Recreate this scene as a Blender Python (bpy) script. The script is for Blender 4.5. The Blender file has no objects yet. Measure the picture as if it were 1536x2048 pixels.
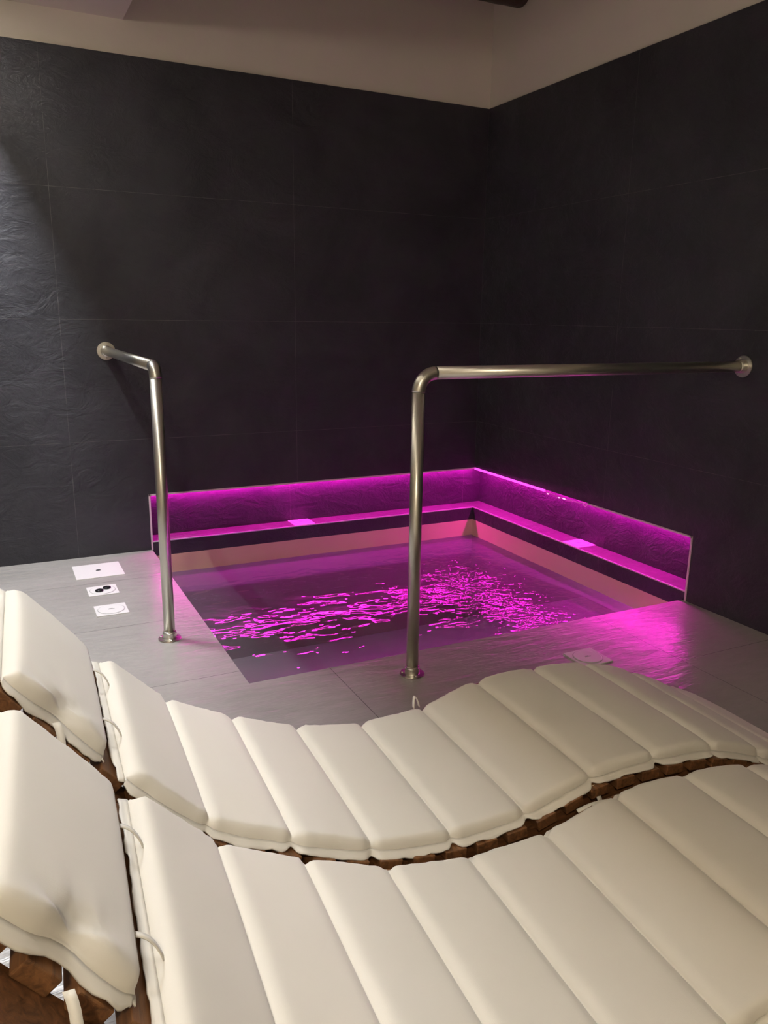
import bpy, bmesh, math, random
from mathutils import Vector, Matrix, noise
random.seed(4)
S = bpy.context.scene
C = S.collection

# ---------------------------------------------------------------- camera
CAM = Vector((-2.74186, -4.21352, 1.23624))
yaw, pitch, roll, fpx = 0.462172, 0.242176, 0.0133826, 1587.845
fwd = Vector((math.sin(yaw)*math.cos(pitch), math.cos(yaw)*math.cos(pitch), -math.sin(pitch)))
r0 = Vector((math.cos(yaw), -math.sin(yaw), 0)); u0 = r0.cross(fwd)
rt = math.cos(roll)*r0 + math.sin(roll)*u0; up = rt.cross(fwd)
cd = bpy.data.cameras.new('camera'); cam = bpy.data.objects.new('camera', cd); C.objects.link(cam)
cam.matrix_world = Matrix(((rt.x, up.x, -fwd.x, CAM.x), (rt.y, up.y, -fwd.y, CAM.y), (rt.z, up.z, -fwd.z, CAM.z), (0, 0, 0, 1)))
cd.sensor_fit = 'VERTICAL'; cd.sensor_height = 24.0; cd.lens = fpx/2048*24.0; cd.clip_start = 0.02
S.camera = cam

# ---------------------------------------------------------------- world, lights, exposure
S.view_settings.view_transform = 'Standard'; S.view_settings.look = 'None'
S.view_settings.gamma = 1.0; S.view_settings.use_curve_mapping = False
S.view_settings.exposure = 0.0
wd = bpy.data.worlds.new('world'); S.world = wd; wd.use_nodes = True
wd.node_tree.nodes['Background'].inputs[0].default_value = (0.0, 0.0, 0.0, 1)
wd.node_tree.nodes['Background'].inputs[1].default_value = 0.0

def area(name, loc, sx, sy, power, col, rot=(0, 0, 0)):
    l = bpy.data.lights.new(name, 'AREA'); l.shape = 'RECTANGLE'; l.size = sx; l.size_y = sy
    l.energy = power; l.color = col
    o = bpy.data.objects.new(name, l); o.location = loc; o.rotation_euler = rot; C.objects.link(o); return o
SLOT_POWER, FILL_POWER = 43, 64
area('slot_lamp', (-2.915, -1.92, 2.66), 0.03, 3.72, SLOT_POWER, (.98, 0.98, 1.0))
area('added_wall_light', (-2.915, -.55, 2.66), 0.03, 0.5, 58, (.93, .95, 1.0))  # extra lamp added in the slot to brighten the back wall
pl = bpy.data.lights.new('room_lamp', 'POINT'); pl.energy = FILL_POWER; pl.color = (1.0, 0.88, 0.70); pl.shadow_soft_size = .07
po = bpy.data.objects.new('room_lamp', pl); po.location = (-3.3, -5.1, 2.46); C.objects.link(po)

# ---------------------------------------------------------------- node helpers
def mat(name):
    m = bpy.data.materials.new(name); m.use_nodes = True
    nt = m.node_tree; b = nt.nodes['Principled BSDF']
    return m, nt, b
def N(nt, t, **k):
    n = nt.nodes.new(t)
    for a, v in k.items(): setattr(n, a, v)
    return n
def V(nt, sock, v):
    if hasattr(v, 'is_linked') or isinstance(v, bpy.types.NodeSocket): nt.links.new(v, sock)
    else: sock.default_value = v
def M(nt, op, a, b=0.0, c=None):
    n = N(nt, 'ShaderNodeMath', operation=op); V(nt, n.inputs[0], a); V(nt, n.inputs[1], b)
    if c is not None: V(nt, n.inputs[2], c)
    return n.outputs[0]
def noise_tex(nt, vec, scale, detail=4, rough=.55, dist=0.0):
    n = N(nt, 'ShaderNodeTexNoise'); V(nt, n.inputs['Vector'], vec)
    n.inputs['Scale'].default_value = scale; n.inputs['Detail'].default_value = detail
    n.inputs['Roughness'].default_value = rough; n.inputs['Distortion'].default_value = dist
    return n.outputs[0]
def mapr(nt, v, a, b, c, d):
    n = N(nt, 'ShaderNodeMapRange'); V(nt, n.inputs[0], v)
    for i, x in enumerate((a, b, c, d)): V(nt, n.inputs[i+1], x)
    return n.outputs[0]
def mixc(nt, f, a, b):
    n = N(nt, 'ShaderNodeMix', data_type='RGBA'); V(nt, n.inputs[0], f); V(nt, n.inputs[6], a); V(nt, n.inputs[7], b)
    return n.outputs[2]
def pos(nt):
    g = N(nt, 'ShaderNodeNewGeometry'); s = N(nt, 'ShaderNodeSeparateXYZ'); nt.links.new(g.outputs['Position'], s.inputs[0])
    return g.outputs['Position'], s.outputs[0], s.outputs[1], s.outputs[2]
def scaled(nt, vec, sx, sy, sz):
    n = N(nt, 'ShaderNodeVectorMath', operation='MULTIPLY'); nt.links.new(vec, n.inputs[0]); n.inputs[1].default_value = (sx, sy, sz)
    return n.outputs[0]
def bump(nt, b, h, strength, dist):
    n = N(nt, 'ShaderNodeBump'); n.inputs['Strength'].default_value = strength; n.inputs['Distance'].default_value = dist
    V(nt, n.inputs['Height'], h); nt.links.new(n.outputs[0], b.inputs['Normal'])
def simple(name, col, rough=.5, metal=0.0, spec=.5):
    m, nt, b = mat(name); b.inputs['Base Color'].default_value = (*col, 1); b.inputs['Roughness'].default_value = rough
    b.inputs['Metallic'].default_value = metal; b.inputs['Specular IOR Level'].default_value = spec
    P, x, y, z = pos(nt)
    n = noise_tex(nt, P, 60, 3); V(nt, b.inputs['Roughness'], mapr(nt, n, .3, .7, rough*.9, min(1, rough*1.1)))
    return m

def slate_wall(name, axis):
    m, nt, b = mat(name); P, x, y, z = pos(nt)
    h = x if axis == 'x' else y
    dv = M(nt, 'PINGPONG', M(nt, 'ABSOLUTE', h), .6); dh = M(nt, 'PINGPONG', z, .3)
    wob = mapr(nt, noise_tex(nt, P, 9, 2), .35, .65, .0003, .0013)
    line = M(nt, 'MAXIMUM', M(nt, 'LESS_THAN', dv, wob), M(nt, 'MULTIPLY', M(nt, 'LESS_THAN', dh, wob), M(nt, 'GREATER_THAN', z, .2)))
    big = noise_tex(nt, P, 2.2, 6, .6, .6)
    base = mixc(nt, mapr(nt, big, .3, .7, 0, 1), (.026, .026, .031, 1), (.046, .046, .053, 1))
    V(nt, b.inputs['Base Color'], mixc(nt, line, base, (.10, .098, .095, 1)))
    rel = M(nt, 'ADD', M(nt, 'MULTIPLY', noise_tex(nt, scaled(nt, P, 1, 1, 1.6), 7, 8, .62, 1.2), 1.0),
            M(nt, 'MULTIPLY', noise_tex(nt, P, 55, 5, .6), .18))
    bump(nt, b, rel, .75, .012)
    V(nt, b.inputs['Roughness'], mapr(nt, noise_tex(nt, P, 14, 4), .3, .7, .38, .58))
    b.inputs['Specular IOR Level'].default_value = .35
    return m
MAT = {}
MAT['slate_back'] = slate_wall('dark_slate_tile_back', 'x')
MAT['slate_right'] = slate_wall('dark_slate_tile_right', 'y')

def floor_mat():
    m, nt, b = mat('grey_slate_floor'); P, x, y, z = pos(nt)
    dy = M(nt, 'PINGPONG', M(nt, 'SUBTRACT', M(nt, 'MULTIPLY', y, -1), .45), .3)
    dx = M(nt, 'PINGPONG', M(nt, 'SUBTRACT', M(nt, 'MULTIPLY', x, -1), .51), .61)
    line = M(nt, 'MAXIMUM', M(nt, 'LESS_THAN', dy, .0011), M(nt, 'LESS_THAN', dx, .0011))
    n1 = noise_tex(nt, P, 1.7, 5, .6, .5); n2 = noise_tex(nt, scaled(nt, P, 1, 3, 1), 12, 6, .65, .8)
    f = mapr(nt, M(nt, 'ADD', M(nt, 'MULTIPLY', n1, .6), M(nt, 'MULTIPLY', n2, .4)), .35, .65, 0, 1)
    base = mixc(nt, f, (.33, .315, .295, 1), (.43, .41, .385, 1))
    V(nt, b.inputs['Base Color'], mixc(nt, line, base, (.05, .045, .045, 1)))
    rel = M(nt, 'ADD', noise_tex(nt, scaled(nt, P, 1, 3.2, 1), 7, 4, .5, .4), M(nt, 'MULTIPLY', noise_tex(nt, scaled(nt, P, 1, 3, 1), 30, 3, .5, .3), .20))
    rel = M(nt, 'SUBTRACT', rel, M(nt, 'MULTIPLY', line, .3))
    bump(nt, b, rel, .35, .012)
    V(nt, b.inputs['Roughness'], mapr(nt, n1, .3, .7, .27, .33))
    b.inputs['Specular IOR Level'].default_value = .6
    return m
MAT['floor'] = floor_mat()
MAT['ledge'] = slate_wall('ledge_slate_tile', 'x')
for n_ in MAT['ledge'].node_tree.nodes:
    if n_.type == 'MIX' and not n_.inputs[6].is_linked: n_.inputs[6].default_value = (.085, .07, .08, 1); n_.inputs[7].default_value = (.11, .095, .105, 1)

def plaster():
    m, nt, b = mat('cream_plaster'); P, x, y, z = pos(nt)
    V(nt, b.inputs['Base Color'], mixc(nt, noise_tex(nt, P, 3, 4), (.70, .65, .56, 1), (.77, .72, .62, 1)))
    b.inputs['Roughness'].default_value = .9; bump(nt, b, noise_tex(nt, P, 40, 4), .15, .004)
    return m
MAT['plaster'] = plaster()
def liner():
    m, nt, b = mat('beige_pool_liner'); P, x, y, z = pos(nt)
    V(nt, b.inputs['Base Color'], mixc(nt, noise_tex(nt, P, 5, 3), (.60, .47, .31, 1), (.66, .52, .35, 1)))
    b.inputs['Roughness'].default_value = .55
    return m
MAT['liner'] = liner()
def cloth():
    m, nt, b = mat('cream_canvas'); P, x, y, z = pos(nt)
    tc = N(nt, 'ShaderNodeTexCoord'); O = tc.outputs['Object']
    V(nt, b.inputs['Base Color'], mixc(nt, noise_tex(nt, O, 6, 4), (.80, .755, .655, 1), (.84, .80, .71, 1)))
    w = M(nt, 'ADD', noise_tex(nt, scaled(nt, O, 1, 12, 1), 90, 2), noise_tex(nt, scaled(nt, O, 12, 1, 12), 90, 2))
    bump(nt, b, M(nt, 'ADD', M(nt, 'MULTIPLY', w, .12), noise_tex(nt, O, 9, 3, .5, .3)), .12, .006)
    b.inputs['Roughness'].default_value = .62; b.inputs['Specular IOR Level'].default_value = .3
    b.inputs['Sheen Weight'].default_value = .25
    return m
MAT['cloth'] = cloth()
def wood(name, a, c, sc=(1, 14, 14)):
    m, nt, b = mat(name)
    tc = N(nt, 'ShaderNodeTexCoord'); O = tc.outputs['Object']
    g = noise_tex(nt, scaled(nt, O, *sc), 6, 6, .65, 1.0)
    V(nt, b.inputs['Base Color'], mixc(nt, mapr(nt, g, .3, .7, 0, 1), (*a, 1), (*c, 1)))
    V(nt, b.inputs['Roughness'], mapr(nt, g, .3, .7, .38, .6)); bump(nt, b, g, .3, .003)
    return m
MAT['wood'] = wood('brown_stained_wood', (.06, .024, .010), (.24, .10, .036))
MAT['slatwood'] = wood('dark_slat_wood', (.08, .034, .014), (.30, .135, .05), (14, 1, 14))
MAT['log'] = wood('dark_log_wood', (.02, .012, .007), (.06, .034, .018))
def steel():
    m, nt, b = mat('brushed_steel'); P, x, y, z = pos(nt)
    b.inputs['Metallic'].default_value = 1.0
    V(nt, b.inputs['Base Color'], mixc(nt, noise_tex(nt, P, 2.5, 2), (.66, .635, .56, 1), (.72, .695, .62, 1)))
    b.inputs['Roughness'].default_value = .34
    return m
MAT['steel'] = steel()
MAT['trim'] = simple('pale_profile', (.80, .62, .70), .35)
MAT['ledge_trim'] = simple('ledge_edge_profile', (.75, .72, .74), .3, .3)
MAT['white'] = simple('white_plastic', (.82, .80, .79), .4)
MAT['whitegrey'] = simple('white_plastic_groove', (.45, .43, .43), .5)
MAT['black'] = simple('black_rubber', (.012, .012, .014), .25)
MAT['darkhole'] = simple('dark_hole', (.02, .02, .022), .6)
def led(name, col, s):
    m, nt, b = mat(name); b.inputs['Base Color'].default_value = (*col, 1)
    b.inputs['Emission Color'].default_value = (*col, 1); b.inputs['Emission Strength'].default_value = s
    return m
LEDC = (1.0, .012, .62)
MAT['led'] = led('magenta_led', LEDC, 128.0)
MAT['added_purple'] = led('added_purple_glow', (.66, .05, .80), 380.0)  # glow of the added underwater strip
MAT['led_front'] = led('magenta_led_diffuser', (1.0, .06, .78), 2.2)
MAT['led_dot'] = led('magenta_led_dot', (1.0, .30, .55), 3.0)
def water():
    m = bpy.data.materials.new('pool_water'); m.use_nodes = True; nt = m.node_tree
    for n in list(nt.nodes): nt.nodes.remove(n)
    P, x, y, z = pos(nt)
    # choppy water by the corner and right side, long slow waves to the left
    chop = mapr(nt, M(nt, 'ADD', x, M(nt, 'MULTIPLY', noise_tex(nt, P, 2.5, 2), .5)), -.85, -.35, 0, 1)
    slow = M(nt, 'ADD', noise_tex(nt, scaled(nt, P, 1, 1.7, 1), 6.0, 1, .4, .8), M(nt, 'MULTIPLY', noise_tex(nt, scaled(nt, P, 1, 1.5, 1), 15, 1, .4, .5), .22))
    fine = M(nt, 'ADD', noise_tex(nt, scaled(nt, P, 1, 1.5, 1), 24, 1, .5, .6), M(nt, 'MULTIPLY', noise_tex(nt, P, 48, 0), .3))
    h = M(nt, 'ADD', M(nt, 'MULTIPLY', slow, .0055), M(nt, 'MULTIPLY', M(nt, 'MULTIPLY', fine, chop), .0034))
    bp = N(nt, 'ShaderNodeBump'); bp.inputs['Strength'].default_value = 1; bp.inputs['Distance'].default_value = 1; V(nt, bp.inputs['Height'], h)
    fr = N(nt, 'ShaderNodeFresnel'); fr.inputs[0].default_value = 1.33; nt.links.new(bp.outputs[0], fr.inputs[1])
    gl = N(nt, 'ShaderNodeBsdfGlossy'); gl.inputs['Roughness'].default_value = .02; nt.links.new(bp.outputs[0], gl.inputs['Normal'])
    tr = N(nt, 'ShaderNodeBsdfTransparent'); tr.inputs[0].default_value = (.50, .60, .70, 1)
    mx = N(nt, 'ShaderNodeMixShader'); nt.links.new(fr.outputs[0], mx.inputs[0]); df = N(nt, 'ShaderNodeBsdfDiffuse'); df.inputs[0].default_value = (.36, .38, .42, 1)
    mk = N(nt, 'ShaderNodeMixShader'); mk.inputs[0].default_value = .22; nt.links.new(tr.outputs[0], mk.inputs[1]); nt.links.new(df.outputs[0], mk.inputs[2]); nt.links.new(mk.outputs[0], mx.inputs[1]); nt.links.new(gl.outputs[0], mx.inputs[2])
    out = N(nt, 'ShaderNodeOutputMaterial'); nt.links.new(mx.outputs[0], out.inputs[0])
    return m
MAT['water'] = water()

# ---------------------------------------------------------------- object helpers
def link(name, me, parent=None):
    o = bpy.data.objects.new(name, me); C.objects.link(o)
    if parent: o.parent = parent
    return o
def obj(name, bm, mats, parent=None, smooth=False):
    me = bpy.data.meshes.new(name); bmesh.ops.recalc_face_normals(bm, faces=bm.faces); bm.to_mesh(me); bm.free()
    for m in (mats if isinstance(mats, (list, tuple)) else [mats]): me.materials.append(m)
    if smooth:
        for p in me.polygons: p.use_smooth = True
    return link(name, me, parent)
def tag(o, label, cat, group=None, kind=None):
    o['label'] = label; o['category'] = cat
    if group: o['group'] = group
    if kind: o['kind'] = kind
    return o
def struct(o): o['kind'] = 'structure'; return o
def empty(name, loc, rz=0):
    o = bpy.data.objects.new(name, None); C.objects.link(o); o.location = loc; o.rotation_euler = (0, 0, rz); o.empty_display_size = .05
    return o
def box(bm, a, b, mi=0, bev=0):
    x0, y0, z0 = a; x1, y1, z1 = b
    vs = [bm.verts.new(p) for p in ((x0, y0, z0), (x1, y0, z0), (x1, y1, z0), (x0, y1, z0), (x0, y0, z1), (x1, y0, z1), (x1, y1, z1), (x0, y1, z1))]
    fs = [bm.faces.new([vs[i] for i in q]) for q in ((0, 3, 2, 1), (4, 5, 6, 7), (0, 1, 5, 4), (1, 2, 6, 5), (2, 3, 7, 6), (3, 0, 4, 7))]
    for f in fs: f.material_index = mi
    if bev:
        es = {e for f in fs for e in f.edges}
        bmesh.ops.bevel(bm, geom=list(es), offset=bev, segments=2, affect='EDGES', profile=.6)
def quad(bm, pts, mi=0):
    f = bm.faces.new([bm.verts.new(p) for p in pts]); f.material_index = mi; return f
def lathe(bm, prof, mtx, n=40, mi=0):
    rings = []
    for r, z in prof:
        rings.append([bm.verts.new(mtx @ Vector((r*math.cos(2*math.pi*i/n), r*math.sin(2*math.pi*i/n), z))) for i in range(n)])
    for a, b in zip(rings, rings[1:]):
        for i in range(n): bm.faces.new((a[i], a[(i+1) % n], b[(i+1) % n], b[i])).material_index = mi
    for ring in (rings[0], rings[-1]):
        if (ring[0].co-ring[n//2].co).length > 1e-5: bm.faces.new(ring).material_index = mi
def tube(bm, pts, r, n=24, cap=True):
    pts = [Vector(p) for p in pts]; rings = []; ref = None
    for i, p in enumerate(pts):
        t = (pts[min(i+1, len(pts)-1)]-pts[max(i-1, 0)]).normalized()
        if ref is None: ref = t.orthogonal().normalized()
        ref = (ref-t*ref.dot(t)).normalized(); q = t.cross(ref)
        rings.append([bm.verts.new(p+r*(math.cos(2*math.pi*k/n)*ref+math.sin(2*math.pi*k/n)*q)) for k in range(n)])
    for a, b in zip(rings, rings[1:]):
        for k in range(n): bm.faces.new((a[k], a[(k+1) % n], b[(k+1) % n], b[k]))
    if cap: bm.faces.new(rings[0]); bm.faces.new(rings[-1])
def rot_to(d):
    return Vector((0, 0, 1)).rotation_difference(Vector(d).normalized()).to_matrix().to_4x4()

# ---------------------------------------------------------------- the room
XL, YF, ZT, ZC = -5.2, -6.8, 2.4, 3.12     # left wall, front wall, tile top, ceiling
PX, PY = -2.033, -1.785                    # niche ends
PLX, PLY = -2.03, -1.76                    # pool opening
NT, NB, ND, DB = .305, .045, .13, -.037    # niche top, ledge, niche depth, foot of dark band

bm = bmesh.new()                            # floor, with the pool opening cut out
for (x0, y0, x1, y1) in ((XL, YF, PLX, 0), (PLX, YF, 0, PLY)):
    box(bm, (x0, y0, -.03), (x1, y1, 0))
struct(obj('floor', bm, MAT['floor']))

bm = bmesh.new()                            # back wall
quad(bm, ((XL, 0, NT), (0, 0, NT), (0, 0, ZT), (XL, 0, ZT)))
quad(bm, ((XL, 0, 0), (PX, 0, 0), (PX, 0, NT), (XL, 0, NT)))
quad(bm, ((PX, 0, DB), (0, 0, DB), (0, 0, NB), (PX, 0, NB)))
quad(bm, ((PX, 0, NT), (ND, 0, NT), (ND, ND, NT), (PX, ND, NT)))
quad(bm, ((PX, ND, NB), (ND, ND, NB), (ND, ND, NT), (PX, ND, NT)))
quad(bm, ((PX, 0, NB), (PX, ND, NB), (PX, ND, NT), (PX, 0, NT)))
quad(bm, ((XL, 0, ZT), (0, 0, ZT), (.02, .012, ZT), (XL, .012, ZT)))
quad(bm, ((XL, .012, ZT), (.012, .012, ZT), (.012, .012, ZC), (XL, .012, ZC)), 1)
struct(obj('wall_back', bm, [MAT['slate_back'], MAT['plaster']]))

bm = bmesh.new()                            # right wall
quad(bm, ((0, 0, NT), (0, YF, NT), (0, YF, ZT), (0, 0, ZT)))
quad(bm, ((0, PY, 0), (0, YF, 0), (0, YF, NT), (0, PY, NT)))
quad(bm, ((0, PY, DB), (0, 0, DB), (0, 0, NB), (0, PY, NB)))
quad(bm, ((0, PY, NT), (ND, PY, NT), (ND, 0, NT), (0, 0, NT)))
quad(bm, ((ND, PY, NB), (ND, ND, NB), (ND, ND, NT), (ND, PY, NT)))
quad(bm, ((0, PY, NB), (ND, PY, NB), (ND, PY, NT), (0, PY, NT)))
quad(bm, ((0, 0, ZT), (0, YF, ZT), (.012, YF, ZT), (.012, 0, ZT)))
quad(bm, ((.012, .012, ZT), (.012, YF, ZT), (.012, YF, ZC), (.012, .012, ZC)), 1)
struct(obj('wall_right', bm, [MAT['slate_right'], MAT['plaster']]))

bm = bmesh.new(); quad(bm, ((XL, YF, 0), (XL, .012, 0), (XL, .012, ZC), (XL, YF, ZC))); struct(obj('wall_left', bm, MAT['plaster']))
bm = bmesh.new(); quad(bm, ((XL, YF, 0), (.012, YF, 0), (.012, YF, ZC), (XL, YF, ZC))); struct(obj('wall_front', bm, MAT['plaster']))
bm = bmesh.new(); box(bm, (XL, YF, ZC), (.012, .012, ZC+.05)); struct(obj('ceiling', bm, MAT['plaster']))

# ledge: slab of the niche, L-shaped
bm = bmesh.new()
box(bm, (PX+.001, .001, NB-.012), (-.0005, ND-.001, NB+.0005))
box(bm, (.0005, PY+.001, NB-.012), (ND-.001, ND-.001, NB+.0005))
struct(obj('trim_1', bm, MAT['ledge']))
# dropped ceiling over the left side, with the lamp slot
bm = bmesh.new(); SX, SZ = -2.02, 2.55
for a, b in (((XL, YF, SZ), (-2.965, .012, ZC)), ((-2.8735, YF, SZ), (SX, .012, ZC)), ((-2.965, YF, SZ), (-2.8735, -3.8, ZC)), ((-2.965, -.04, SZ), (-2.8735, .012, ZC)), ((-2.965, -3.8, 2.67), (-2.8735, -.04, ZC))):
    box(bm, a, b)
struct(obj('trim_2', bm, MAT['plaster']))

# profiles round the niche opening
def profile(name, a, b, w=.008, d=.006, m='trim'):
    bm = bmesh.new(); box(bm, a, b); return obj(name, bm, MAT[m])
t = .0085
def trimstruct(n, a, b, m='trim'):
    return struct(profile(n, a, b, m=m))
trimstruct('trim_3', (PX, -.004, NT-t), (-.006, .006, NT))
trimstruct('trim_4', (PX-.001, -.004, .0), (PX+.008, .006, NT))
trimstruct('trim_5', (-.004, PY, NT-t), (.006, -1.085, NT))
trimstruct('trim_6', (-.004, PY-.001, .0), (.006, PY+.008, NT))
bm = bmesh.new()
box(bm, (PX+.008, -.0025, NB-.004), (0, .003, NB+.002)); box(bm, (-.0025, PY+.008, NB-.004), (.003, 0, NB+.002))
struct(obj('trim_7', bm, MAT['ledge_trim']))

# ---------------------------------------------------------------- LED strips (lamps of the niche)
def led_strip(loc, length, axis, label):
    r = empty('led_strip', loc)
    tag(r, label, 'light strip')
    bm = bmesh.new(); hw = .011
    if axis == 'x': box(bm, (0, -hw, -.004), (length, hw, .006))
    else: box(bm, (-hw, 0, -.004), (hw, length, .006))
    obj('channel', bm, MAT['ledge_trim'], r)
    bm = bmesh.new(); hw = .008
    if axis == 'x': box(bm, (.004, -hw, -.009), (length-.004, hw, -.0045))
    else: box(bm, (-hw, .004, -.009), (hw, length-.004, -.0045))
    obj('diffuser', bm, MAT['led'], r)
led_strip((PX+.01, .10, NT-.007), -PX+.09-.03, 'x', 'magenta LED strip under the top of the niche along the back wall')
led_strip((.10, PY+.01, NT-.007), -PY+.06, 'y', 'magenta LED strip under the top of the niche along the right wall')
# added submerged strip, out of view, to turn the pool step purple
r = empty('added_underwater_strip', (PLX+.1, PLY+.006, -.165)); tag(r, 'added unseen purple light strip under water along the front wall of the pool, above the step', 'light strip')
bm = bmesh.new(); box(bm, (0, -.003, -.004), (-PLX-.2, .001, .010)); box(bm, (0, .001, .007), (-PLX-.2, .040, .010)); obj('channel', bm, MAT['ledge_trim'], r)
bm = bmesh.new(); box(bm, (.004, .0015, -.002), (-PLX-.204, .006, .006)); obj('diffuser', bm, MAT['added_purple'], r)
# the loosened front strip on the right wall
r = empty('loose_led_strip', (0, -.37, NT)); tag(r, 'glowing magenta LED strip end come loose along the right niche top edge', 'light strip')
bm = bmesh.new(); box(bm, (-.006, -.355, -.012), (.004, .362, .0)); obj('diffuser', bm, MAT['led_front'], r)
bm = bmesh.new()
for s in (0, .0035):
    pts = [(-.004-s, -.357-.03*i, -.004-s-.011*math.sin(math.pi*i/11)-.002*math.sin(i*2.1)) for i in range(12)]
    tube(bm, pts, .0011, 6)
obj('loose_wire', bm, MAT['ledge_trim'], r, True)
for q, (yy, zz, ln) in enumerate(((-.385, -.018, .012), (-.485, -.019, .010), (-.52, -.016, .020))):
    bm = bmesh.new(); box(bm, (-.009, yy-ln, zz-.002), (-.004, yy, zz+.003), bev=.001); obj('led_chip', bm, MAT['led_dot'], r)
bm = bmesh.new(); tube(bm, [(-.006, -.70+.014*math.cos(a), -.012+.008*math.sin(a)) for a in [i*math.pi/8 for i in range(17)]], .0016, 8, False)
obj('end_hook', bm, MAT['white'], r, True)

# ---------------------------------------------------------------- pool
pool = empty('plunge_pool', (-1.0, -.9, -1.0)); tag(pool, 'sunken beige lined plunge pool in the corner of the dark slate walls', 'pool')
off = Vector((1.0, .9, 1.0))
def L(p): return tuple(Vector(p)+off)
bm = bmesh.new(); zb = -.95
quad(bm, [L(p) for p in ((PLX, PLY, zb), (0, PLY, zb), (0, 0, zb), (PLX, 0, zb))])
quad(bm, [L(p) for p in ((PLX, 0, zb), (0, 0, zb), (0, 0, DB), (PLX, 0, DB))])
quad(bm, [L(p) for p in ((0, PLY, zb), (0, 0, zb), (0, 0, DB), (0, PLY, DB))])
quad(bm, [L(p) for p in ((PLX, PLY, zb), (0, PLY, zb), (0, PLY, -.03), (PLX, PLY, -.03))])
quad(bm, [L(p) for p in ((PLX, PLY, zb), (PLX, 0, zb), (PLX, 0, -.03), (PLX, PLY, -.03))])
obj('liner', bm, MAT['liner'], pool)
bm = bmesh.new(); box(bm, L((PLX+.002, PLY+.002, zb+.002)), L((-.002, -1.10, -.20)), bev=.015); obj('step', bm, MAT['liner'], pool)
bm = bmesh.new(); WZ = -.14; nx, ny = 120, 110; g = []
for j in range(ny+1):
    row = []
    for i in range(nx+1):
        x = PLX+.001+(-PLX-.002)*i/nx; y = PLY+.001+(-PLY-.002)*j/ny
        c = max(0, min(1, (x+1.1)/.6))
        z = WZ + .0025*noise.noise(Vector((x*5, y*7, 3))) + c*.0015*noise.noise(Vector((x*22, y*26, 1)))
        row.append(bm.verts.new((x, y, z)))
    g.append(row)
for j in range(ny):
    for i in range(nx): bm.faces.new((g[j][i], g[j][i+1], g[j+1][i+1], g[j+1][i]))
w = obj('pool_water', bm, MAT['water'], None, True)
if w.data.polygons[0].normal.z < 0: w.data.flip_normals(); tag(w, 'rippled water in the plunge pool reflecting the magenta light', 'water', kind='stuff')

# ---------------------------------------------------------------- handrails
def flange(parent, name, loc, d):
    bm = bmesh.new()
    lathe(bm, [(0, 0), (.043, 0), (.0445, .0015), (.0435, .0045), (.0275, .0052), (.0262, .007), (.0262, .026), (.0245, .028), (.0245, .031), (.0215, .033), (0, .033)], Matrix.Translation(loc) @ rot_to(d))
    o = obj(name, bm, MAT['steel'], parent)
    for p in o.data.polygons: p.use_smooth = False
    bev = None
    for k in range(3):
        a = k*2.094+.5; q = rot_to(d) @ Vector((.035*math.cos(a), .035*math.sin(a), .0055))
        bm = bmesh.new(); lathe(bm, [(0, 0), (.0042, 0), (.0042, .0018), (.002, .003), (0, .003)], Matrix.Translation(Vector(loc)+q) @ rot_to(d), 12)
        obj('screw', bm, MAT['steel'], o)
def handrail(base, wallpt, bend, label):
    r = empty('handrail', base); tag(r, label, 'handrail', 'steel handrails beside the pool')
    W = Vector(wallpt)-Vector(base); H = W.z; hor = Vector((W.x, W.y, 0)); d = hor.normalized(); R = .0215
    flange(r, 'floor_flange', (0, 0, 0), (0, 0, 1)); flange(r, 'wall_flange', tuple(W), tuple(-d))
    bm = bmesh.new(); tube(bm, [(0, 0, .02), (0, 0, H-bend)], R, 40); obj('post', bm, MAT['steel'], r, True)
    bm = bmesh.new(); tube(bm, [tuple(d*bend+Vector((0, 0, H))), tuple(hor-d*.02+Vector((0, 0, H)))], R, 40); obj('rail', bm, MAT['steel'], r, True)
    bm = bmesh.new(); pts = []
    for k in range(15):
        a = k/14*math.pi/2
        pts.append(tuple(d*(bend-bend*math.cos(a))+Vector((0, 0, H-bend+bend*math.sin(a)))))
    tube(bm, pts, R+.0006, 40); obj('elbow', bm, MAT['steel'], r, True)
handrail((-2.195, -1.253, 0), (-2.197, 0, 1.049), .042, 'brushed steel handrail at the left of the pool, fixed to the back wall')
handrail((-1.484, -1.929, 0), (0, -1.944, 1.057), .062, 'brushed steel handrail at the front of the pool, fixed to the right wall')

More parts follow.
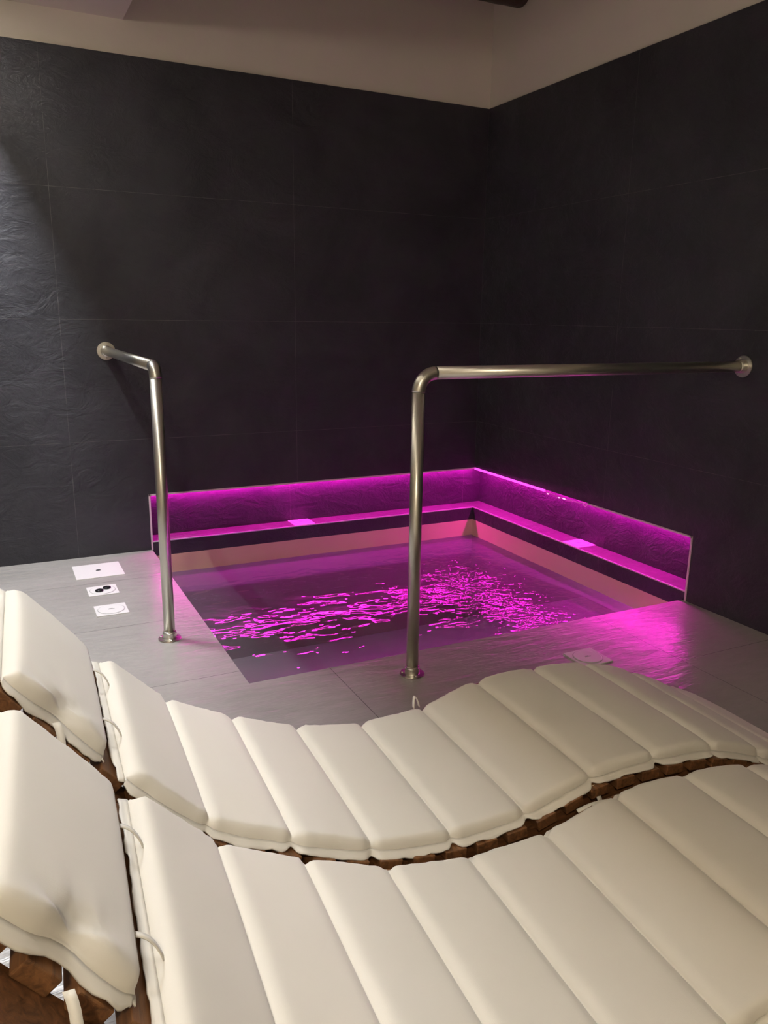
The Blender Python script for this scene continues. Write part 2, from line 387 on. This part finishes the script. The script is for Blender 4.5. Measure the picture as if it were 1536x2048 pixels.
# ---------------------------------------------------------------- white covers in floor and ledge
def cover(x, y, z, s, label, name='access_cover', lid=True, hole=False, knobs=False, sy=None):
    r = empty(name, (x, y, z)); tag(r, label, 'cover plate', 'white square covers set around the pool')
    sy = sy or s; bm = bmesh.new(); box(bm, (-s/2, -sy/2, 0), (s/2, sy/2, .004), bev=.0012); obj('frame', bm, MAT['white'], r)
    if lid:
        R = min(s, sy)*.42
        bm = bmesh.new(); lathe(bm, [(R, .0041), (R+.0018, .0043), (R+.0018, .0046), (R, .0046)], Matrix.Identity(4), 48); obj('groove', bm, MAT['whitegrey'], r)
        bm = bmesh.new(); lathe(bm, [(0, .003), (R-.001, .003), (R-.001, .0055), (R-.004, .0062), (0, .0062)], Matrix.Identity(4), 48)
        l = obj('lid', bm, MAT['white'], r)
        bm = bmesh.new(); box(bm, (-.013, -.003, .0062), (.013, .001, .0070)); box(bm, (-.009, .004, .0062), (.006, .006, .0070)); obj('grip', bm, MAT['whitegrey'], l)
    if hole:
        bm = bmesh.new(); lathe(bm, [(0, .0045), (.011, .0045), (.012, .0040), (.0, .0040)], Matrix.Identity(4), 24); h = obj('drain_hole', bm, MAT['darkhole'], r)
        bm = bmesh.new(); lathe(bm, [(.011, .0041), (.013, .0052), (.016, .0041)], Matrix.Identity(4), 24); obj('rim', bm, MAT['white'], h)
    if knobs:
        for kx, ky in ((-.016, -.016), (.020, .012)):
            bm = bmesh.new(); lathe(bm, [(0, .006), (.017, .006), (.0185, .009), (.0175, .0125), (.012, .0145), (.009, .012), (0, .0115)], Matrix.Translation((kx, ky, 0)), 28)
            obj('knob', bm, MAT['black'], r, True)
cover(-2.339, -.262, 0, .222, 'large white square drain cover with a dark centre hole by the back wall', 'drain_cover', lid=False, hole=True)
cover(-2.358, -.572, 0, .130, 'small white square cover with two round black knobs on the floor', knobs=True)
cover(-2.357, -.840, 0, .130, 'plain white square floor cover with round lid, nearest the left handrail post')
cover(-.818, -2.083, 0, .130, 'white square floor cover between the pool and the mattress, lit pink')
cover(-1.155, .065, NB+.0005, .126, 'pink-lit square cover on the niche ledge along the back wall', sy=.122)
cover(.065, -.965, NB+.0005, .122, 'pink-lit square cover on the niche ledge along the right wall', sy=.128)

# ---------------------------------------------------------------- log
bm = bmesh.new(); pts = []; n = 40
for i in range(n+1):
    x = SX+.01+(.0-SX-.012)*i/n; pts.append((x, .02*noise.noise(Vector((x*2, 0, 0))), .012*noise.noise(Vector((x*2, 5, 0)))))
tube(bm, pts, .085, 28)
for v in bm.verts: v.co += Vector((0, v.co.y, v.co.z))*.12*noise.noise(v.co*9)
o = obj('ceiling_beam', bm, MAT['log'], None, True); o.location = (0, -.27, 2.925)
tag(o, 'dark round log beam under the ceiling near the corner', 'beam')

# ---------------------------------------------------------------- sun loungers
PROF = [(-1.249, .708), (-1.119, .549), (-1.089, .520), (-.967, .401), (-.820, .326), (-.665, .267), (-.494, .240), (-.323, .248), (-.162, .291), (.008, .297), (.178, .280), (.338, .226), (.490, .155), (.640, .085)]
W0 = .48
def catmull(P, n=12):
    out = []
    for i in range(len(P)-1):
        p0 = P[max(i-1, 0)]; p1 = P[i]; p2 = P[i+1]; p3 = P[min(i+2, len(P)-1)]
        for k in range(n):
            t = k/n
            out.append(tuple(.5*(2*p1[j]+(p2[j]-p0[j])*t+(2*p0[j]-5*p1[j]+4*p2[j]-p3[j])*t*t+(3*p1[j]-p0[j]-3*p2[j]+p3[j])*t**3) for j in (0, 1)))
    out.append(P[-1]); return out
def resample(pl, step):
    d = [0]
    for a, b in zip(pl, pl[1:]): d.append(d[-1]+math.dist(a, b))
    def at(s):
        s = max(0, min(d[-1], s))
        for i in range(len(pl)-1):
            if s <= d[i+1]+1e-12:
                f = (s-d[i])/max(1e-9, d[i+1]-d[i]); a, b = pl[i], pl[i+1]
                return (a[0]+(b[0]-a[0])*f, a[1]+(b[1]-a[1])*f)
        return pl[-1]
    def tan(s):
        a = at(s-.012); b = at(s+.012); l = math.dist(a, b); return ((b[0]-a[0])/l, (b[1]-a[1])/l)
    return d[-1], at, tan
FR = [(-1.266, .730)] + [PROF[0]] + [PROF[1]] + PROF[3:]
FLEN, FAT, FTAN = resample(catmull(FR, 10), .01)
BODY = PROF[2:]

def pad(parent, name, creases, y0, y1, H, seed, pinch=None, hemw=.017, endw=(.013, .017), curve=True):
    """quilted pad: creases = seam points (x,z); y0 far edge, y1 near edge (y decreases towards the camera)"""
    pl = catmull(creases, 16) if len(creases) > 2 else [tuple(creases[0][j]+(creases[1][j]-creases[0][j])*k/16 for j in (0, 1)) for k in range(17)]
    T, at, tan = resample(pl, .01)
    # arc position of every crease
    seams = []
    acc = 0; d = [0]
    for a, b in zip(pl, pl[1:]): acc += math.dist(a, b); d.append(acc)
    seams = [d[min(i*16, len(d)-1)] for i in range(len(creases))]
    A = [0, .012, .03, .055, .09, .14, .2, .28, .36, .44, .52, .60, .68, .76, .83, .88, .92, .95, .974, .99]
    ss = []
    for i in range(len(seams)-1):
        for a in A: ss.append((seams[i]+(seams[i+1]-seams[i])*a, a, i))
    ss.append((seams[-1], 1.0, len(seams)-2))
    Wd = abs(y1-y0)
    es = [0, .0015, .004, .008, .013, .019, .027, .038, .055, .08]
    bs = es+[.08+(Wd-.16)*k/18 for k in range(1, 18)]+[Wd-e for e in reversed(es)]
    nz = lambda x, y, z: noise.noise(Vector((x, y, z+seed)))
    bm = bmesh.new(); top = []; bot = []; hemf = []; hemn = []
    for s, a, pi_ in ss:
        px, pz = at(s); tx, tz = tan(s); nx_, nz_ = -tz, tx
        seam = min(a, 1-a)*(seams[pi_+1]-seams[pi_])          # distance to the nearest seam
        ends = (pi_ == 0 and a < .5) or (pi_ == len(seams)-2 and a >= .5)
        q = max(0.0, 1-(1-min(1, seam/.026))**2.4)**.7
        bulge = .80*q+.20*max(0, 1-abs(2*a-1)**2.2)
        rt_, rb_ = [], []
        notch = .007*math.exp(-(seam/.010)**2)
        wav = .0028*nz(s*26, 0, 0)+.0018*nz(s*70, 3, 0)
        for side in (0, 1): pass
        for b in bs:
            e = min(b, Wd-b); near = b > Wd/2
            k = max(0.0, 1-(1-min(1, e/.013))**2)**.5
            h = H*(.30+.70*bulge)*(.84*k+.16*max(0, 1-abs(2*b/Wd-1)**3))
            if ends and seam < .012: h *= max(0.0, 1-(1-seam/.012)**2)**.5
            if e < .06:                                         # gathers at the sewn edges
                g = math.exp(-(seam/.03)**2)
                h += (.0017*nz(s*150, 7 if near else 9, 0)+.0040*g*nz(s*170, 2, b*20))*min(1, e/.004)*max(0, 1-e/.06)
            h += .0016*nz(s*9, b*9, 4)*k*q
            if pinch:
                for (ps, pb, pr, pd) in pinch:
                    dd = math.hypot((s/T-ps)*T, b-pb*Wd); h -= pd*math.exp(-(dd/pr)**2)
                    ang = math.atan2((s/T-ps)*T, (b-pb*Wd)+1e-6); h += .35*pd*math.exp(-(dd/(pr*2.6))**2)*math.sin(ang*7+seed)*min(1, dd/.02)
            h = max(h, .0012)
            inset = (notch if e < .02 else notch*max(0, 1-(e-.02)/.05))*(1-2*(b/Wd))
            y = y0+(y1-y0)*(b/Wd) + (y1-y0)/Wd*inset + (wav*(1 if near else -1)*max(0, 1-e/.03))
            if pinch:
                for (ps, pb, pr, pd) in pinch:
                    if pb > .9: y += .014*math.exp(-(((s/T-ps)*T)/.035)**2)*(b/Wd)**3
            rt_.append(bm.verts.new((px+nx_*(h+.004), y, pz+nz_*(h+.004))))
            rb_.append(bm.verts.new((px-nx_*.004, y, pz-nz_*.004)))
        top.append(rt_); bot.append(rb_)
        hemf.append((rt_[0].co.copy(), s)); hemn.append((rt_[-1].co.copy(), s, (tx, tz)))
    for i in range(len(top)-1):
        for j in range(len(bs)-1):
            bm.faces.new((top[i][j], top[i+1][j], top[i+1][j+1], top[i][j+1]))
            bm.faces.new((bot[i][j], bot[i][j+1], bot[i+1][j+1], bot[i+1][j]))
        bm.faces.new((top[i][0], bot[i][0], bot[i+1][0], top[i+1][0])); bm.faces.new((top[i][-1], top[i+1][-1], bot[i+1][-1], bot[i][-1]))
    for row_t, row_b in ((top[0], bot[0]), (top[-1], bot[-1])):
        for j in range(len(bs)-1): bm.faces.new((row_t[j], row_t[j+1], row_b[j+1], row_b[j]))
    o = obj(name, bm, MAT['cloth'], parent, True)
    # hem: a thin doubled strip of cloth sewn round the pad
    bm = bmesh.new(); loop = []
    def strip(line, out, wfun):
        rows = []
        for p, d_, dn, s in line:
            w_ = wfun(s); r_ = []
            for k, f in enumerate((0, .35, .7, 1)):
                q = p + d_*w_*f + dn*(-.001*f + .0050*f*nz(s*38, k*.2, 6)+.0025*f*nz(s*95, k*.3, 2)); r_.append(q)
            rows.append(r_)
        up_ = [[bm.verts.new(q+dn_*.0011) for q in r_] for r_, dn_ in zip(rows, [l[2] for l in line])]
        dn2 = [[bm.verts.new(q-dn_*.0011) for q in r_] for r_, dn_ in zip(rows, [l[2] for l in line])]
        for i in range(len(rows)-1):
            for k in range(3):
                bm.faces.new((up_[i][k], up_[i+1][k], up_[i+1][k+1], up_[i][k+1])); bm.faces.new((dn2[i][k], dn2[i][k+1], dn2[i+1][k+1], dn2[i+1][k]))
            bm.faces.new((up_[i][3], up_[i+1][3], dn2[i+1][3], dn2[i][3])); bm.faces.new((up_[i][0], dn2[i][0], dn2[i+1][0], up_[i+1][0]))
        for i in (0, -1):
            for k in range(3): bm.faces.new((up_[i][k], up_[i][k+1], dn2[i][k+1], dn2[i][k]))
    sg = -1 if y1 < y0 else 1
    def seamd(s): return min(abs(s-x) for x in seams)
    wf = lambda s: hemw*(1+.22*nz(s*18, 1, 1))*(1-.35*math.exp(-(seamd(s)/.009)**2))
    nrm = lambda s: Vector((-tan(s)[1], 0, tan(s)[0]))
    strip([(p-nrm(s)*.003, (Vector((0, sg, 0))-nrm(s)*.38).normalized(), nrm(s), s) for p, s, _ in hemn], 1, wf)
    strip([(p-nrm(s)*.003, (Vector((0, -sg, 0))-nrm(s)*.38).normalized(), nrm(s), s+7) for p, s in hemf], 1, wf)
    for e, dirs in ((0, -1), (-1, 1)):
        s_e = ss[e][0]; tv = Vector((tan(s_e)[0], 0, tan(s_e)[1]))*dirs; nv = nrm(s_e)
        row = top[e] if False else None
        line = []
        px, pz = at(s_e)
        for k in range(41):
            y = y0+(y1-y0)*k/40; line.append((Vector((px, y, pz)), (tv-nv*.30).normalized(), nv, 20+y*1.0+e))
        strip(line, 1, lambda s: endw[e]*(1+.25*nz(s*18, 4, 1)))
    obj('hem', bm, MAT['cloth'], o, True)
    return o

def ribbon(parent, name, pts, w, side):
    bm = bmesh.new(); side = Vector(side).normalized(); pts = [Vector(p) for p in pts]; R = []
    for i, p in enumerate(pts):
        t = (pts[min(i+1, len(pts)-1)]-pts[max(i-1, 0)]).normalized(); n = t.cross(side).normalized()*.0008
        R.append([bm.verts.new(q) for q in (p-side*w/2-n, p+side*w/2-n, p+side*w/2+n, p-side*w/2+n)])
    for a, b in zip(R, R[1:]):
        for k in range(4): bm.faces.new((a[k], a[(k+1) % 4], b[(k+1) % 4], b[k]))
    bm.faces.new(R[0]); bm.faces.new(R[-1])
    return obj(name, bm, MAT['cloth'], parent, True)

ST, SW, PITCH, BT, BH = .022, .046, .069, .066, .085   # slat thickness, width, pitch; beam thickness, depth
def lounger(loc, rz, label, seed, ties, cw=.42):
    r = empty('sun_lounger', loc, rz); tag(r, label, 'sun lounger', 'wooden wave loungers with cream mattresses')
    ya, yb = .019, -W0-.019                                # frame edges, far and near
    def offp(s, o_):
        x, z = FAT(s); tx, tz = FTAN(s); return x+tz*o_, z-tx*o_
    for y0 in (ya-.014, yb+.014+BT):
        bm = bmesh.new(); top, bot = [], []; n = 90
        for i in range(n+1):
            s = FLEN*i/n
            e = min(s, FLEN-s)
            k = max(0, 1-(1-min(1, e/.05))**2)**.5       # rounded beam ends
            o1 = .006+ST; mid = o1+BH/2; hh = BH/2*max(k, .05)
            top.append(offp(s, mid-hh)); bot.append(offp(s, mid+hh))
        va = [[bm.verts.new((p[0], y, p[1])) for p in top] for y in (y0, y0-BT)]
        vb = [[bm.verts.new((p[0], y, p[1])) for p in bot] for y in (y0, y0-BT)]
        for i in range(n):
            bm.faces.new((va[0][i], va[0][i+1], va[1][i+1], va[1][i])); bm.faces.new((vb[0][i], vb[1][i], vb[1][i+1], vb[0][i+1]))
            for k in (0, 1): bm.faces.new((va[k][i], vb[k][i], vb[k][i+1], va[k][i+1]))
        bm.faces.new((va[0][0], va[1][0], vb[1][0], vb[0][0])); bm.faces.new((va[0][-1], vb[0][-1], vb[1][-1], va[1][-1]))
        obj('side_beam', bm, MAT['wood'], r)
    s = .055
    while s < FLEN-.04:
        x, z = FAT(s); tx, tz = FTAN(s); bm = bmesh.new(); hd = x < -1.10      # narrower slats under the head cushion
        box(bm, (-SW/2, -.026-cw-.016 if hd else yb, -ST), (SW/2, -.010 if hd else ya, 0), bev=.002)
        M_ = Matrix(((tx, 0, -tz, x+tz*.006), (0, 1, 0, 0), (tz, 0, tx, z-tx*.006), (0, 0, 0, 1)))
        bmesh.ops.transform(bm, matrix=M_, verts=bm.verts)
        obj('slat', bm, MAT['slatwood'], r); s += PITCH
    for sx in (-.98, .18):
        # height of the beam foot over this x
        best = min((abs(FAT(i*FLEN/200)[0]-sx), FAT(i*FLEN/200)[1]) for i in range(201))[1]
        for y0 in (ya-.014-BT, yb+.014+BT):
            bm = bmesh.new(); zt = best-.05; w_ = .05
            y2 = y0 - .024 if y0 > -.2 else y0+.024
            box(bm, (sx-w_/2, min(y0, y2), 0), (sx+w_/2, max(y0, y2), zt), bev=.003)
            obj('leg', bm, MAT['wood'], r)
        bm = bmesh.new(); box(bm, (sx-.012, yb+.06, .06), (sx+.012, ya-.06, .10), bev=.002); obj('stretcher', bm, MAT['wood'], r)
    mt = pad(r, 'mattress', BODY, -.002, -W0+.002, 0.024, seed)
    hp = pad(r, 'head_cushion', [PROF[0], ((PROF[0][0]+PROF[1][0])/2-.002, (PROF[0][1]+PROF[1][1])/2+.004), PROF[1]] if False else [PROF[0], PROF[1]], -.026, -.026-cw, .026, seed+5, endw=(.014, .007),
             pinch=[(.52, .985, .024, .013)])
    # cloth ties between cushion and mattress, and below the cushion
    for y in (-.12, -.33):
        a = Vector((PROF[1][0]-.004, y, PROF[1][1]+.012)); b = Vector((PROF[2][0]+.010, y-.012, PROF[2][1]+.006)); c = (a+b)/2+Vector((.012, 0, .022))
        ribbon(mt, 'tie_strap', [a*(1-t)**2+c*2*t*(1-t)+b*t*t for t in [k/8 for k in range(9)]], .008, (.1, 1, 0))
    for pts, side in ties: ribbon(mt, 'tie_strap', pts, .011, side)
    return r
def arc(a, c, b, n=10):
    a, b, c = Vector(a), Vector(b), Vector(c); return [a*(1-t)**2+c*2*t*(1-t)+b*t*t for t in [k/n for k in range(n+1)]]
tA = [(arc((-.342, .004, .262), (-.335, .02, .315), (-.325, .006, .262)), (0, 1, 0)),
      (arc((-.162, -.485, .285), (-.155, -.50, .27), (-.150, -.520, .215)), (1, 0, 0)),
      (arc((-1.18, -.455, .63), (-1.165, -.485, .60), (-1.19, -.50, .52)), (1, 0, 0))]
tB = [(arc((-.165, .005, .285), (-.19, .02, .282), (-.225, .028, .262)), (0, 1, .3)),
      (arc((-1.175, -.458, .625), (-1.16, -.49, .60), (-1.185, -.52, .50)), (1, 0, 0))]
lounger((-1.5, -2.607, 0), -.0391, 'wooden wave lounger with cream quilted mattress, the farther one, beside the pool', 1.3, tA)
lounger((-1.525, -3.1625, 0), -.0662, 'wooden wave lounger with cream quilted mattress in the foreground, nearest the camera', 8.7, tB, .388)
